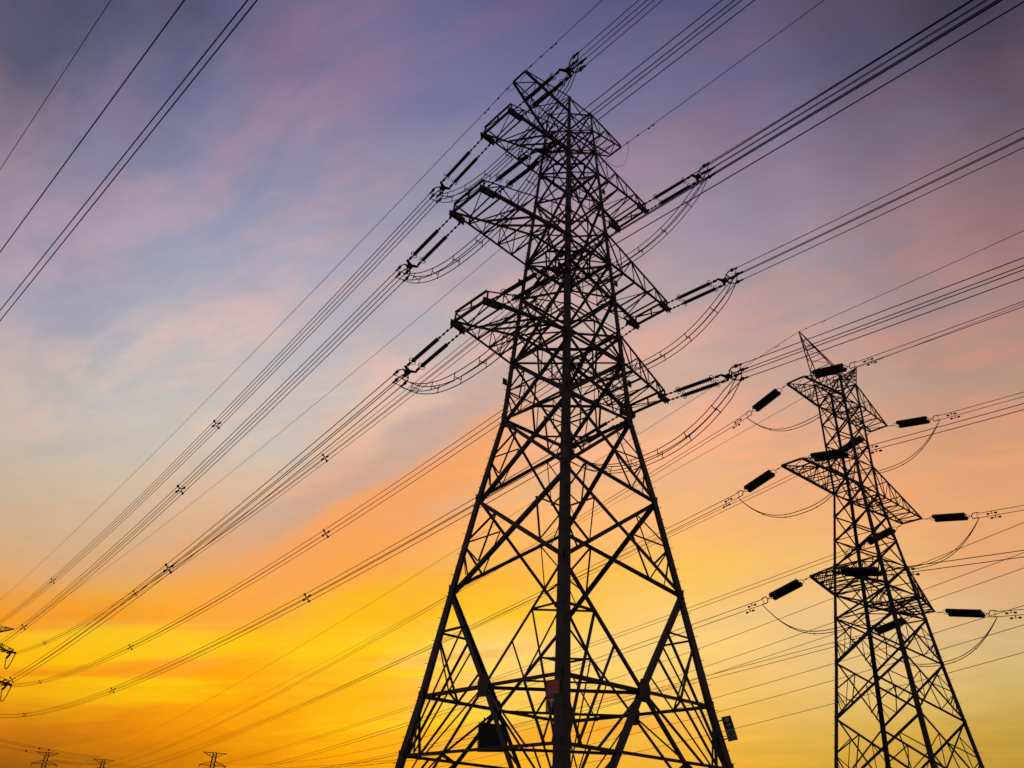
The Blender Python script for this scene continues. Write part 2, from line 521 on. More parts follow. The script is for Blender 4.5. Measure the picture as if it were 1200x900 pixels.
def build_main(root, full=True):
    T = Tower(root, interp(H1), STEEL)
    T.join = not full
    zs = [-1.6, 2.71, 4.69, 8.56, 12.36, 16.08, 19.0, 22.6, 26.7, 30.8, 35.45]
    ws = [.36, .35, .335, .295, .27, .25, .235, .21, .19, .165, .10]
    for i in range(4): T.leg(i, zs, ws)
    A, Y, Z = 8.56, 4.69, 2.71
    F0 = -1.3
    for i in range(4):
        n = T.fn(i)
        G = lerp(T.c(i, Y), T.c(i+1, Y), .5)
        foot = []
        strm = []
        for S, O in ((i, i+1), (i+1, i)):
            a = T.c(S, A)
            T.brace(a, G, .185 if S % 2 else .10, n, .03, 'strut')
            ft = T.c(S, F0)
            T.brace(G, ft, .18 if S % 4 == 0 else .115, n, .03, 'strut')
            T.brace(T.c(S, Y), G, .12, n, .05, 'tie')
            zm = (A+Y)/2+.35
            mid = T.c(S, zm); sm = lerp(a, G, (A-zm)/(A-Y))
            th = lerp(T.c(S, Y), G, .48)
            T.lace(mid, sm, .075, n, .02)
            T.lace(mid, th, .065, n, .02)
            sm2 = lerp(a, G, .66)
            # points on the lower strut and the Z tie
            tz = (Y-Z)/(Y-F0)
            gz = lerp(G, ft, tz)
            cz = T.c(S, Z)
            T.lace(sm, lerp(cz, gz, .12), .075, n, .045)
            T.lace(sm2, lerp(cz, gz, .30), .065, n, .06)
            T.lace(T.c(S, Y), lerp(cz, gz, .16), .075, n, .02)
            T.lace(T.c(S, Y), lerp(cz, gz, .34), .075, n, .025)
            T.brace(cz, gz, .10, n, .05, 'tie')
            T.lace(G, lerp(cz, gz, .62), .065, n, .02)
            T.lace(lerp(cz, gz, .5), T.c(S, .6), .065, n, .03)
            T.lace(gz, T.c(S, .6), .07, n, .03)
            foot.append(gz)
        T.brace(foot[0], foot[1], .10, n, .05, 'tie')
        b = MB()
        d = (T.c(i+1, Y)-T.c(i, Y)).normalized(); upv = Vector((0, 0, 1))
        b.plate([G+n*.02+d*x+upv*y for x, y in ((-.3,.1),(-.16,.36),(.16,.36),(.3,.1),(.22,-.36),(-.22,-.36))], n, .02)
        b.build('gusset_plate', STEEL, root)
    # plan bracing at the Y ring, the strut links behind each leg
    Gs = [lerp(T.c(i, Y), T.c(i+1, Y), .5) for i in range(4)]
    for i in range(4):
        T.brace(Gs[i]-T.fn(i)*.1, Gs[(i+1) % 4]-T.fn(i+1)*.1, .10, (0, 0, 1), 0, 'plan_brace')
        zm = (A+Y)/2+.35
        k = (A-zm)/(A-Y)
        p = lerp(T.c(i, A), Gs[i], k); q = lerp(T.c(i, A), Gs[i-1], k)
        T.lace(p, q, .07, Vector((0, 0, 1)), 0)
        zz = Z
        tz = (Y-Z)/(Y-F0)
        p = lerp(Gs[i], T.c(i, F0), tz); q = lerp(Gs[i-1], T.c(i, F0), tz)
        T.brace(p, q, .09, (0, 0, 1), .02, 'plan_brace')
        for t in (.5,):
            T.lace(lerp(Gs[i], T.c(i, Y), t), lerp(Gs[i-1], T.c(i, Y), t), .06, Vector((0, 0, 1)), .02)
    # body panels
    T.xpanel(8.56, 12.36, .15, .065)
    T.xpanel(12.36, 16.08, .145, .06)
    T.xpanel(16.08, 19.0, .13, .055)
    T.xpanel(19.0, 22.6, .12, 0)
    T.xpanel(22.6, 24.73, .10, 0)
    T.xpanel(19.0, 20.55, .08, 0)
    T.xpanel(24.73, 28.7, .10, 0)
    T.xpanel(28.7, 30.8, .085, 0)
    T.xpanel(24.73, 26.7, .07, 0)
    T.xpanel(30.8, 32.45, .075, 0)
    T.xpanel(32.45, 34.05, .07, 0)
    T.xpanel(34.05, 35.45, .065, 0)
    for z, w in ((16.08, .12), (19.0, .14), (20.55, .10), (22.6, .09), (24.73, .13), (26.7, .09), (28.7, .08), (30.8, .12), (32.45, .09), (34.05, .07), (35.45, .08)):
        for i in range(4): T.tie(i, z, w)
    for z, w in ((16.08, .09), (19.0, .09), (24.73, .08), (30.8, .07), (20.55, .06), (26.7, .06)):
        m4 = [lerp(T.c(i, z), T.c(i+1, z), .5) for i in range(4)]
        for i in range(4):
            T.brace(m4[i], m4[(i+1) % 4], w, (0, 0, 1), .02, 'plan_brace')
    # hanging verticals in the tall panels near leg sides
    for z0, z1 in ((19.0, 22.6), (24.73, 28.7), (16.08, 19.0)):
        for i in range(4):
            n = T.fn(i)
            top = lerp(T.c(i, z1), T.c(i+1, z1), .5); bot = lerp(T.c(i, z0), T.c(i+1, z0), .5)
            T.lace(lerp(bot, top, .0), lerp(bot, top, .5), .05, n, .06)
            for S in (i, i+1):
                T.lace(T.c(S, (z0+z1)/2), lerp(lerp(T.c(i, z0), T.c(i+1, z1), .5), lerp(T.c(i+1, z0), T.c(i, z1), .5), .5), .05, n, .05)
    for z, r in ((8.56, .26), (12.36, .24), (16.08, .36), (19.0, .30), (22.6, .20), (24.73, .30), (26.7, .2), (28.7, .16), (30.8, .26), (32.45, .18), (35.45, .08)):
        for i in range(4): T.gusset(i, z, r)
    # crossarms
    for s in (-1, 1):
        crossarm(T, s, 19.0, 20.55, 5.62, 1.06, 19.0, 19.5, .135, .05)
        crossarm(T, s, 24.73, 26.7, 6.28, 1.06, 24.73, 25.25, .14, .055)
        crossarm(T, s, 30.8, 32.45, 4.98, 1.02, 30.8, 31.3, .13, .05)
        crossarm(T, s, 34.05, 35.45, 3.76, .47, 35.28, 35.45, .11, .045, 4, False, False, 'earth_wire_arm')
    # step bolts up the legs
    sb = MB()
    for i in range(4):
        a, b = SG[i]
        z = 1.2; k = 0
        while z < 34:
            p = T.c(i, z)
            d = Vector((a, 0, 0)) if k % 2 else Vector((0, b, 0))
            off = Vector((0, -b*.05, 0)) if k % 2 else Vector((-a*.05, 0, 0))
            sb.tube([p+off, p+off+d*.16], .011, 4)
            z += .42; k += 1
    o = sb.build('step_bolts', STEEL, root); o['kind'] = 'stuff'
    # concrete footings
    for i in range(4):
        p = T.c(i, -1.6)
        b = MB(); b.box(p+Vector((0, 0, .1)), Vector((1,0,0)), Vector((0,1,0)), Vector((0,0,1)), .9, .9, .5)
        b.build('footing', CONC, root)
    # small phase marker plates below the arms
    for z, s_ in ((23.6, 1), (18.0, 1), (29.6, 1), (23.6, -1), (18.0, -1)):
        y_ = -1 if s_ > 0 else 1
        p = Vector((s_*(T.hw(z)+.12), y_*(T.hw(z)+.02), z))
        b = MB(); b.box(p, Vector((1,0,0)), Vector((0,1,0)), Vector((0,0,1)), .24, .02, .32)
        b.build('marker_plate', STEEL, root)
    if T.join: 
        o = T.lac.build('lacing_bars', STEEL, root); o['kind'] = 'stuff'
    return T

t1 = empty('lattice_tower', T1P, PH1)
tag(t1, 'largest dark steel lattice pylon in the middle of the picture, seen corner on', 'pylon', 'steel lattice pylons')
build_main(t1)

def w1(x, y, z):
    """main tower local (x along arms, y along the line away from the camera, z above the eye) to world"""
    return T1P + Matrix.Rotation(PH1, 3, 'Z') @ Vector((x, y, z))

# ================================================================== SECOND TOWER
T2P = Vector((32.5024, 67.3168, CAMZ)); PH2 = 0.640206
H2 = [(-1.6, 4.97), (10.40, 3.56), (14.75, 3.06), (20.46, 2.49), (29.9, 1.45), (41.76, 1.45)]
def w2(x, y, z):
    return T2P + Matrix.Rotation(PH2, 3, 'Z') @ Vector((x, y, z))
def build_second(root, simple=False):
    T = Tower(root, interp(H2), STEEL2)
    T.join = True
    zs = [-1.6, 5.0, 10.40, 14.75, 18.42, 23.0, 29.9, 35.0, 41.76]
    for i in range(4): T.leg(i, zs, [.34, .32, .31, .29, .27, .25, .22, .20, .18])
    for z0, z1, w, wl in ((-1.6, 5.0, .155, .08), (5.0, 10.4, .155, .08), (10.4, 14.75, .15, .075), (14.75, 18.42, .145, .075)):
        T.xpanel(z0, z1, w, wl)
    for z0, z1 in ((18.42, 20.46), (20.46, 23.02), (23.02, 25.38), (25.38, 27.7), (27.7, 29.9), (29.9, 32.68), (32.68, 34.95), (34.95, 37.19), (37.19, 39.29), (39.29, 41.76)):
        T.xpanel(z0, z1, .13 if z0 < 29 else .115, 0)
    for z, w in ((18.42, .1), (20.46, .13), (23.02, .1), (25.38, .07), (29.9, .12), (32.68, .09), (34.95, .06), (39.29, .11), (41.76, .1)):
        for i in range(4): T.tie(i, z, w)
        if w > .095:
            m4 = [lerp(T.c(i, z), T.c(i+1, z), .5) for i in range(4)]
            for i in range(4): T.brace(m4[i], m4[(i+1) % 4], .07, (0, 0, 1), .02, 'plan_brace')
    if not simple:
        for z, r in ((10.4, .2), (14.75, .2), (18.42, .2), (20.46, .26), (23.02, .18), (25.38, .15), (27.7, .15), (29.9, .28), (32.68, .18), (39.29, .26), (41.76, .18)):
            for i in range(4): T.gusset(i, z, r)
    for s in (-1, 1):
        crossarm(T, s, 20.46, 23.02, 8.24, .96, 20.46, 20.56, .18, .07, 6, False, False)
        crossarm(T, s, 29.9, 32.68, 9.97, 1.02, 29.9, 30.0, .19, .07, 7, False, False)
        crossarm(T, s, 39.29, 41.76, 7.24, .93, 39.29, 39.39, .17, .065, 5, False, False)
        # earth-wire horn
        h = empty('earth_wire_horn'); h.parent = root
        tip = Vector((s*5.1, 0, 45.9))
        bs = [Vector((s*1.45, -1.45, 41.76)), Vector((s*1.45, 1.45, 41.76)), Vector((-s*.2, -1.45, 41.76)), Vector((-s*.2, 1.45, 41.76))]
        for b in bs: member('chord', b, tip+Vector((0, math.copysign(.05, b.y), 0)), .10, h, (0, b.y, 0), STEEL2)
        for t in (.25, .48, .68, .84):
            P = [lerp(b, tip, t) for b in bs]
            Q = [lerp(b, tip, t-.22) for b in bs]
            for a_, b_ in ((0, 1), (0, 2), (1, 3), (2, 3)):
                member('lacing_bar', P[a_], P[b_], .05, h, (0, 0, 1), STEEL2)
            for a_, b_ in ((0, 2), (3, 1), (1, 0)):
                member('lacing_bar', P[a_], Q[b_], .05, h, (0, 0, 1), STEEL2)
    if simple: pass
    sb = MB()
    for i in (1, 3):
        a, b = SG[i]; z = 1.0; k = 0
        while z < 20:
            p = T.c(i, z); d = Vector((a, 0, 0)) if k % 2 else Vector((0, b, 0))
            sb.tube([p, p+d*.22], .014, 4); z += .9; k += 1
    o = sb.build('step_bolts', STEEL2, root); o['kind'] = 'stuff'
    o = T.lac.build('lacing_bars', STEEL2, root); o['kind'] = 'stuff'
    for i in range(4):
        b = MB(); b.box(T.c(i, -1.6)+Vector((0, 0, .1)), Vector((1,0,0)), Vector((0,1,0)), Vector((0,0,1)), .9, .9, .5)
        b.build('footing', CONC, root)
    return T
t2 = empty('lattice_tower', T2P, PH2)
tag(t2, 'second largest steel pylon at the right with pointed horns and long tapering arms', 'pylon', 'steel lattice pylons')
build_second(t2)

# ================================================================== FAR TOWERS
def far_tower(loc, rz, label, H, mt=STEEL2, flat=True):
    """plain double-circuit pylon some hundred metres off: legs, bracing, three arms a side, flat earth-wire arm on top"""
    root = empty('lattice_tower', loc, rz)
    tag(root, label, 'pylon', 'steel lattice pylons')
    k = H/46.0
    hw = interp([(0, 4.4*k), (26*k, 1.5*k), (46*k, 1.1*k)])
    lv = [0, 9*k, 17*k, 22*k, 26*k, 30*k, 34*k, 38*k, 42*k, 46*k]
    for a, b in SG:
        m_ = MB()
        for z0, z1 in zip(lv, lv[1:]):
            m_.angle((a*hw(z0), b*hw(z0), z0), (a*hw(z1), b*hw(z1), z1), .42*k, (a, b, 0))
        m_.build('leg', mt, root)
    for z0, z1 in zip(lv, lv[1:]):
        for i in range(4):
            a, b = SG[i]; c, d = SG[(i+1) % 4]
            n = (a+c, b+d, 0)
            member('brace', (a*hw(z0), b*hw(z0), z0), (c*hw(z1), d*hw(z1), z1), .18*k, root, n, mt)
            member('brace', (c*hw(z0), d*hw(z0), z0), (a*hw(z1), b*hw(z1), z1), .18*k, root, n, mt)
            member('tie', (a*hw(z1), b*hw(z1), z1), (c*hw(z1), d*hw(z1), z1), .18*k, root, n, mt)
    for s in (-1, 1):
        for z, A, dz in ((24*k, 8.5*k, 2.4*k), (32*k, 9.6*k, 2.4*k), (39*k, 7.4*k, 2.2*k), (46*k, 7.0*k, -2.6*k)):
            m_ = MB()
            for sy in (-1, 1):
                tip = Vector((s*A, sy*.6*k, z))
                zz = z+dz
                m_.angle((s*hw(z), sy*hw(z), z), tip, .22*k, (0, 0, 1))
                m_.angle((s*hw(zz), sy*hw(zz), zz), tip, .22*k, (0, sy, 0))
                for t in (.25, .5, .75):
                    p = lerp((s*hw(z), sy*hw(z), z), tip, t); q = lerp((s*hw(zz), sy*hw(zz), zz), tip, t)
                    m_.angle(p, q, .12*k, (0, sy, 0))
            m_.angle((s*A, -.6*k, z), (s*A, .6*k, z), .2*k, (0, 0, 1))
            m_.build('crossarm', mt, root)
            if dz > 0:
                for sy in (-1, 1):
                    b = MB(); p = Vector((s*A, sy*.6*k, z))
                    b.tube([p, p+Vector((0, sy*.9*k, -.1)), p+Vector((0, sy*4.2*k, -.5*k))], [.05*k, .30*k, .28*k], 8)
                    b.build('insulator', INS, root)
                b = MB()
                b.tube([(s*A, (-4.8+9.6*t)*k, z-.5*k-3.0*k*(1-(2*t-1)**2)) for t in [q/10 for q in range(11)]], .05*k, 4)
                b.build('jumper_cable', WIRE, root)
    return root
FT = [((-185.2, 418.8, 0), R(26), 29.0+CAMZ, 'small far pylon with a flat top, second from the left along the lower edge'),
      ((-200.0, 394.0, 0), R(24), 29.0+CAMZ, 'small far pylon with leaning legs and flat top nearest the lower left corner'),
      ((-124.2, 390.0, 0), R(22), 32.0+CAMZ, 'small far narrow-topped pylon rightmost along the lower edge, left of the big tower')]
for loc, rz, H, lab in FT: far_tower(loc, rz, lab, H)
# the next pylon of the main line, cut by the left edge of the picture
T3P = Vector((-104.6, 168.2, CAMZ))
t3 = empty('lattice_tower', T3P, PH1)
tag(t3, 'pylon cut off by the left edge whose dark arm tips just reach into view', 'pylon', 'steel lattice pylons')
def build_third(root):
    hw = interp(H1); mt = STEEL2
    lv = [-1.6, 4.69, 8.56, 12.36, 16.08, 19.0, 22.6, 24.73, 28.7, 30.8, 32.45, 35.45]
    for a, b in SG:
        m_ = MB()
        for z0, z1 in zip(lv, lv[1:]): m_.angle((a*hw(z0), b*hw(z0), z0), (a*hw(z1), b*hw(z1), z1), .28, (a, b, 0))
        m_.build('leg', mt, root)
    for z0, z1 in zip(lv, lv[1:]):
        for i in range(4):
            a, b = SG[i]; c, d = SG[(i+1) % 4]; n = (a+c, b+d, 0)
            member('brace', (a*hw(z0), b*hw(z0), z0), (c*hw(z1), d*hw(z1), z1), .13, root, n, mt)
            member('brace', (c*hw(z0), d*hw(z0), z0), (a*hw(z1), b*hw(z1), z1), .13, root, n, mt)
            member('tie', (a*hw(z1), b*hw(z1), z1), (c*hw(z1), d*hw(z1), z1), .12, root, n, mt)
    T = Tower(root, hw, mt); T.join = True
    for s in (-1, 1):
        crossarm(T, s, 19.0, 20.55, 5.62, 1.06, 19.0, 19.5, .2, .1)
        crossarm(T, s, 24.73, 26.7, 6.28, 1.06, 24.73, 25.25, .2, .1)
        crossarm(T, s, 30.8, 32.45, 5.0, 1.02, 30.8, 31.3, .2, .1)
        crossarm(T, s, 34.05, 35.45, 3.76, .47, 35.28, 35.45, .14, .09, 4, False, False, 'earth_wire_arm')
build_third(t3)
ss3 = {'upper': (30.8, 5.0), 'middle': (24.73, 6.28), 'lower': (19.0, 5.62)}
def w3(x, y, z): return T3P + Matrix.Rotation(PH1, 3, 'Z') @ Vector((x, y, z))
for nm3, (z3, a3) in ss3.items():
    for side3, s3 in (('left', -1), ('right', 1)):
        o3 = w3(s3*a3, 0, z3)
        jr3 = empty('jumper_cable', o3)
        tag(jr3, f"dark jumper loop under the {nm3} {side3} arm of the pylon at the left edge", 'jumper cable', 'jumper loops of the edge pylon')
        b = MB()
        b.tube([w3(s3*a3, -4.2+8.4*q/14, z3-.6-2.6*(1-abs(2*q/14-1)**2.2))-o3 for q in range(15)], .09, 5)
        b.build('wire', WIRE, jr3)
        for sy3 in (-1, 1):
            p3 = w3(s3*a3, sy3*1.1, z3-.1); q3 = w3(s3*a3, sy3*4.2, z3-.6)
            ir3 = empty('insulator_string', p3)
            tag(ir3, f"tiny dark insulator string on the {'near' if sy3 < 0 else 'far'} side of the edge pylon's {nm3} {side3} arm", 'insulator', 'insulators of the edge pylon')
            b = MB()
            b.tube([Vector(), (q3-p3)*.28, (q3-p3)*.3, (q3-p3)*.85, (q3-p3)*.87, q3-p3], [.05, .05, .24, .24, .05, .05], 8)
            b.build('insulator', INS, ir3)

# ================================================================== INSULATORS, CONDUCTORS, JUMPERS
def frame(d):
    """unit along, sideways (horizontal), up for a wire direction"""
    d = Vector(d).normalized(); s = d.cross(Vector((0, 0, 1))).normalized(); u = s.cross(d)
    return d, s, u
def shed_mesh(name, ln, r, n, mt, disc=False, sides=12):
    """ribbed insulator along +z from 0 to ln"""
    prof = [(0, r*.35)]
    for k in range(n):
        z0 = ln*(.02+.96*k/n); dz = ln*.96/n
        if disc:
            prof += [(z0, r*.38), (z0+dz*.25, r*.96), (z0+dz*.45, r), (z0+dz*.6, r*.8), (z0+dz*.7, r*.38)]
        else:
            rr = r if k % 2 == 0 else r*.86
            prof += [(z0, r*.62), (z0+dz*.35, rr), (z0+dz*.55, rr), (z0+dz*.9, r*.62)]
    prof.append((ln, r*.35))
    b = MB()
    b.tube([(0, 0, z) for z, _ in prof], [q for _, q in prof], sides)
    me = b.mesh(name, mt, True)
    return me
def align(p, d):
    """matrix whose z runs along d from p"""
    q = Vector(d).to_track_quat('Z', 'Y').to_matrix().to_4x4()
    q.translation = Vector(p)
    return q
ROD = shed_mesh('insulator_rod', 2.05, .095, 34, INS)
DISC = shed_mesh('insulator_discs', 3.2, .225, 22, INS, True)
RINGM = MB(); RINGM.ring((0, 0, 0), (0, 0, 1), .165, .016, 16, 5)
RINGM.tube([(-.165, 0, 0), (.165, 0, 0)], .012, 4)
RINGM = RINGM.mesh('grading_ring', FIT, True)

def strings_main(p0, p1, s0, s1, label, lk, group):
    """double string from tower points p0,p1 along direction towards s0; lk: link length before the rods. returns yoke centre and frame"""
    root = empty('insulator_string', (p0+p1)/2)
    tag(root, label, 'insulator', group)
    o_ = root.location
    d, sd, u = frame(s0)
    for p in (p0, p1):
        p = p-o_
        b = MB()
        b.tube([p, p+d*lk], .022, 5)
        for t in (.08, .35, .62, .9):
            b.box(p+d*(lk*t), d, sd, u, .12, .07, .07)
        b.build('link', FIT, root)
        link('insulator', ROD, root, align(p+d*lk, d))
        link('grading_ring', RINGM, root, align(p+d*(lk+2.0), d))
        if s1: link('grading_ring', RINGM, root, align(p+d*(lk+.08), d))
        b = MB(); b.tube([p+d*(lk+2.05), p+d*(lk+2.5)], .028, 5); b.box(p+d*(lk+2.3), d, sd, u, .2, .09, .09); b.build('link', FIT, root)
    e0 = p0-o_+d*(lk+2.45); e1 = p1-o_+d*(lk+2.45)
    mid = (e0+e1)/2
    # yoke: plate joining both rods, then a cross frame for the four wires
    b = MB()
    x = (e1-e0).normalized()
    n = x.cross(d).normalized()
    b.plate([e0-x*.08, e0-x*.10+d*.10, mid+d*.30-x*.09, mid+d*.30+x*.09, e1+x*.10+d*.10, e1+x*.08, mid+d*.12], n, .03)
    b.box(mid+d*.34, d, x, n, .16, .30, .10)
    b.box(mid+d*.16, d, x, n, .05, .34, .06)
    b.build('yoke_plate', FIT, root)
    c = mid+d*.42
    h = .225
    corners = [(-1, 1), (1, 1), (1, -1), (-1, -1)]
    b = MB()
    for a, e in corners:
        q = c+sd*(a*h)+u*(e*h)+d*.25
        b.tube([c-d*.08, c+sd*(a*h*.7)+u*(e*h*.7)+d*.06, q], .03, 5)
        b.tube([q, q+d*.5], [.032, .05], 6)
        b.box(q+d*.2, d, sd, u, .16, .1, .12)
    for e in (-1, 1):
        b.tube([c+sd*h*.8+u*(e*h*.8)+d*.05, c-sd*h*.8+u*(e*h*.8)+d*.05], .022, 4)
    b.tube([c+u*h*.8+d*.05, c-u*h*.8+d*.05], .03, 4)
    b.build('clamp', FIT, root)
    ends = [o_+c+sd*(a*h)+u*(e*h)+d*.7 for a, e in corners]
    return ends, d

def sagline(P, Q, sag, n):
    return [lerp(P, Q, t/n)-Vector((0, 0, 4*sag*(t/n)*(1-t/n))) for t in range(n+1)]
def warp(P, Q, sag, n, pw=1.6):
    """same parabola with more points near P"""
    out = []
    for k in range(n+1):
        t = (k/n)**pw
        out.append(lerp(P, Q, t)-Vector((0, 0, 4*sag*t*(1-t))))
    return out
SPM = None
def spacer_mesh():
    b = MB(); h = .225
    b.tube([(.10, .10, 0), (-.10, .10, 0), (-.10, -.10, 0), (.10, -.10, 0)], .042, 5, True)
    for a, c in ((1, 1), (-1, 1), (-1, -1), (1, -1)):
        b.tube([(a*.09, c*.09, 0), (a*h*1.15, c*h*1.15, 0)], [.046, .036], 5)
        b.box(Vector((a*h, c*h, 0)), Vector((1, 0, 0)), Vector((0, 1, 0)), Vector((0, 0, 1)), .13, .13, .18)
    return b.mesh('spacer', FIT)
SPM = spacer_mesh()
def spacer_matrix(p, d):
    d, s, u = frame(d)
    mx = Matrix.Identity(4)
    for i, v in enumerate((s, u, d)):
        for k in range(3): mx[k][i] = v[k]
    mx.translation = p
    return mx
def bundle4(ends, Q, sag, r, label, group, spac=(), n=60, pw=1.6, yaw=None):
    """four wires from their clamps to the far point Q (bundle centre)"""
    ctr = sum((e for e in ends), Vector())/4
    root = empty('conductor_bundle', ctr)
    tag(root, label, 'power line', group)
    off = [e-ctr for e in ends]
    for o_ in off:
        b = MB(); b.tube([p-ctr for p in warp(ctr+o_, Q+o_, sag, n, pw)], r, 5)
        b.build('wire', WIRE, root, smooth=True)
    span = (Q-ctr).length
    for s in spac:
        t = s/span
        p = lerp(ctr, Q, t)-Vector((0, 0, 4*sag*t*(1-t)))
        t2_ = t+.002
        p2 = lerp(ctr, Q, t2_)-Vector((0, 0, 4*sag*t2_*(1-t2_)))
        link('spacer', SPM, root, spacer_matrix(p-ctr, p2-p))
    return root
def jumper(eb, ef, depth, label, group, r=.021, nb=6, pull=None):
    """four wires hanging in a loop from the back clamps to the front clamps"""
    cb = sum(eb, Vector())/4; cf = sum(ef, Vector())/4
    root = empty('jumper_cable', (cb+cf)/2)
    tag(root, label, 'jumper cable', group)
    o0 = root.location
    along = (cf-cb); along.z = 0; along.normalize()
    sd = along.cross(Vector((0, 0, 1)))
    h = .17
    offs = [(-1, 1), (1, 1), (1, -1), (-1, -1)]
    def path(t):
        q = lerp(cb, cf, t)
        k = abs(2*t-1)
        return q-Vector((0, 0, depth*(1-k**2.3)))
    pts = [path(t/36) for t in range(37)]
    for j, (a, e) in enumerate(offs):
        b = MB()
        line = []
        for k, p in enumerate(pts):
            tt = (pts[min(k+1, 36)]-pts[max(k-1, 0)]).normalized()
            nn = sd.cross(tt).normalized()
            if nn.z < 0: nn = -nn
            q = p+sd*(a*h)+nn*(e*h)
            # ease from the clamp into the loop
            m_ = min(1, min(k, 36-k)/3.0)
            src = eb[j] if k < 18 else ef[(1, 0, 3, 2)[j]]
            line.append(lerp(src, q, m_ if m_ < 1 else 1)-o0)
        b.tube(line, r, 5)
        b.build('wire', WIRE, root, smooth=True)
    for i in range(1, nb+1):
        t = .07+.86*(i-.5)/nb
        p = path(t); p2 = path(t+.01)
        tt = (p2-p).normalized(); nn = sd.cross(tt).normalized()
        b = MB()
        for a in (-1, 1):
            b.tube([p+sd*(a*h)+nn*h*1.25-o0, p+sd*(a*h)-nn*h*1.25-o0], .02, 4)
        b.tube([p+sd*h-o0, p-sd*h-o0], .018, 4)
        b.build('spacer', FIT, root)
    return root

ARMS1 = {'lower': (19.0, 5.62, 1.06), 'middle': (24.73, 6.28, 1.06), 'upper': (30.8, 4.98, 1.02)}
back_az = math.atan2(T3P.y-T1P.y, T3P.x-T1P.x)
FWD = Vector((math.cos(PH1-math.pi/2-R(2)), math.sin(PH1-math.pi/2-R(2)), 0))
BACK = Vector((math.cos(back_az), math.sin(back_az), 0))
T0 = w1(0, 0, 0)+FWD*175          # attachment height plane of the next pylon, behind the camera
SAGB = {('left','upper'): 4.5, ('left','middle'): 4.2, ('left','lower'): 4.2, ('right','upper'): 3.9, ('right','middle'): 4.3, ('right','lower'): 3.8}
for side, s in (('left', -1), ('right', 1)):
    for nm, (z, A, w) in ARMS1.items():
        ends = {}
        for dirn, sy in (('back', 1), ('front', -1)):
            p0 = w1(s*(A-.02), sy*(w+.12), z-.12)
            p1 = w1(s*(A-.56), sy*(w+.18), z-.12)
            sg = SAGB[(side, nm)] if sy == 1 else 3.9
            hd = BACK if sy == 1 else FWD
            slope = 4*sg/175
            d = (hd-Vector((0, 0, slope*1.15))).normalized()
            word = 'down left' if sy == 1 else 'up right'
            e, dd = strings_main(p0, p1, d, sy == -1, f"slim double insulator string on the central pylon's {nm} {side} arm, leading {word}", .95 if sy == -1 else 1.05, 'double insulator strings on the central pylon')
            c = sum(e, Vector())/4
            if sy == 1:
                Q = w3(s*A, -4.2, z-.6)
                bundle4(e, Q, sg, .023, f"wire bundle descending left from the central pylon's {nm} {side} arm", 'four-wire conductor bundles', (29.5, 81, 135))
            else:
                Q = c+FWD*170+Vector((0, 0, 0))
                bundle4(e, Q, sg, .018, f"wire bundle passing overhead right from the central pylon's {nm} {side} arm", 'four-wire conductor bundles', (60, 112), pw=1.3)
            ends[dirn] = e
        jumper(ends['back'], ends['front'], 2.1 if side == 'left' else 2.35, f"hanging jumper loop of four wires under the central pylon's {nm} {side} arm", 'jumper loops on the central pylon')

def earth(p, q, sag, label, r=.017, grip=True, n=50, pw=1.5, name='earth_wire', lumps=(.5, 1.3)):
    root = empty(name, p)
    tag(root, label, 'earth wire', 'thin earth wires')
    pts = [v-p for v in warp(p, q, sag, n, pw)]
    b = MB(); b.tube(pts, r, 5); b.build('wire', WIRE, root, smooth=True)
    if grip:
        d, s, u = frame((pts[4]-pts[0]))
        for L_ in lumps:
            b = MB(); b.box(d*L_, d, s, u, .16, .05, .06); b.build('clamp', FIT, root)
        for L_ in (lumps[-1]+1.0,):
            b = MB(); c = d*L_-u*.09
            b.tube([c-d*.22, c-d*.12], [.035, .035], 6); b.tube([c+d*.12, c+d*.22], [.035, .035], 6); b.tube([c-d*.2, c+d*.2], .008, 4)
            b.tube([c, c+u*.09], .012, 4)
            b.build('vibration_damper', FIT, root)
    return root
for side, s in (('left', -1), ('right', 1)):
    earth(w1(s*3.76, .47, 35.3), w3(s*3.76, -.47, 35.3), 2.2 if s < 0 else 2.6, f"thin earth wire descending left from the central pylon's top {side} arm tip")
    p = w1(s*3.76, -.47, 35.3)
    earth(p, p+FWD*175, 3.2, f"thin earth wire rising right from the central pylon's top {side} arm tip")
    # the slack loop joining both earth wires under the tip
    a = w1(s*3.85, .75, 35.2); c = w1(s*3.85, -.95, 35.2)
    lp = empty('earth_jumper', a); tag(lp, f"thin slack loop at the central pylon's top {side} arm tip", 'jumper cable', 'earth jumper loops')
    b = MB()
    b.tube([lerp(a, c, t/16)-a-Vector((0, 0, 1.0*(1-abs(2*t/16-1)**2.2))) + Vector((s*.25*math.sin(math.pi*t/16), 0, 0)) for t in range(17)], .011, 4)
    b.build('wire', WIRE, lp)

# ------------------------------------------------------------------ second tower's strings and wires
ARMS2 = {'lower': (20.46, 8.24, .96), 'middle': (29.9, 9.97, 1.02), 'upper': (39.29, 7.24, .93)}
T4P = Vector((-185.2, 418.8, 0))
def w4(x, y, z): return T4P + Matrix.Rotation(R(26), 3, 'Z') @ Vector((x, y, z))
K4 = (29.0+CAMZ)/46
DST4 = {'lower': (24*K4, 8.5*K4), 'middle': (32*K4, 9.6*K4), 'upper': (39*K4, 7.4*K4)}
FW2 = Vector((math.cos(PH2-math.pi/2-R(2)), math.sin(PH2-math.pi/2-R(2)), 0))
SAG2 = {('left','upper'): 6.5, ('left','middle'): 5.0, ('left','lower'): 5.6, ('right','upper'): 4.0, ('right','middle'): 4.6, ('right','lower'): 4.4}
DAMP = MB()
DAMP.tube([(-.26, 0, -.13), (-.14, 0, -.13)], [.05, .045], 6); DAMP.tube([(.14, 0, -.13), (.26, 0, -.13)], [.045, .05], 6)
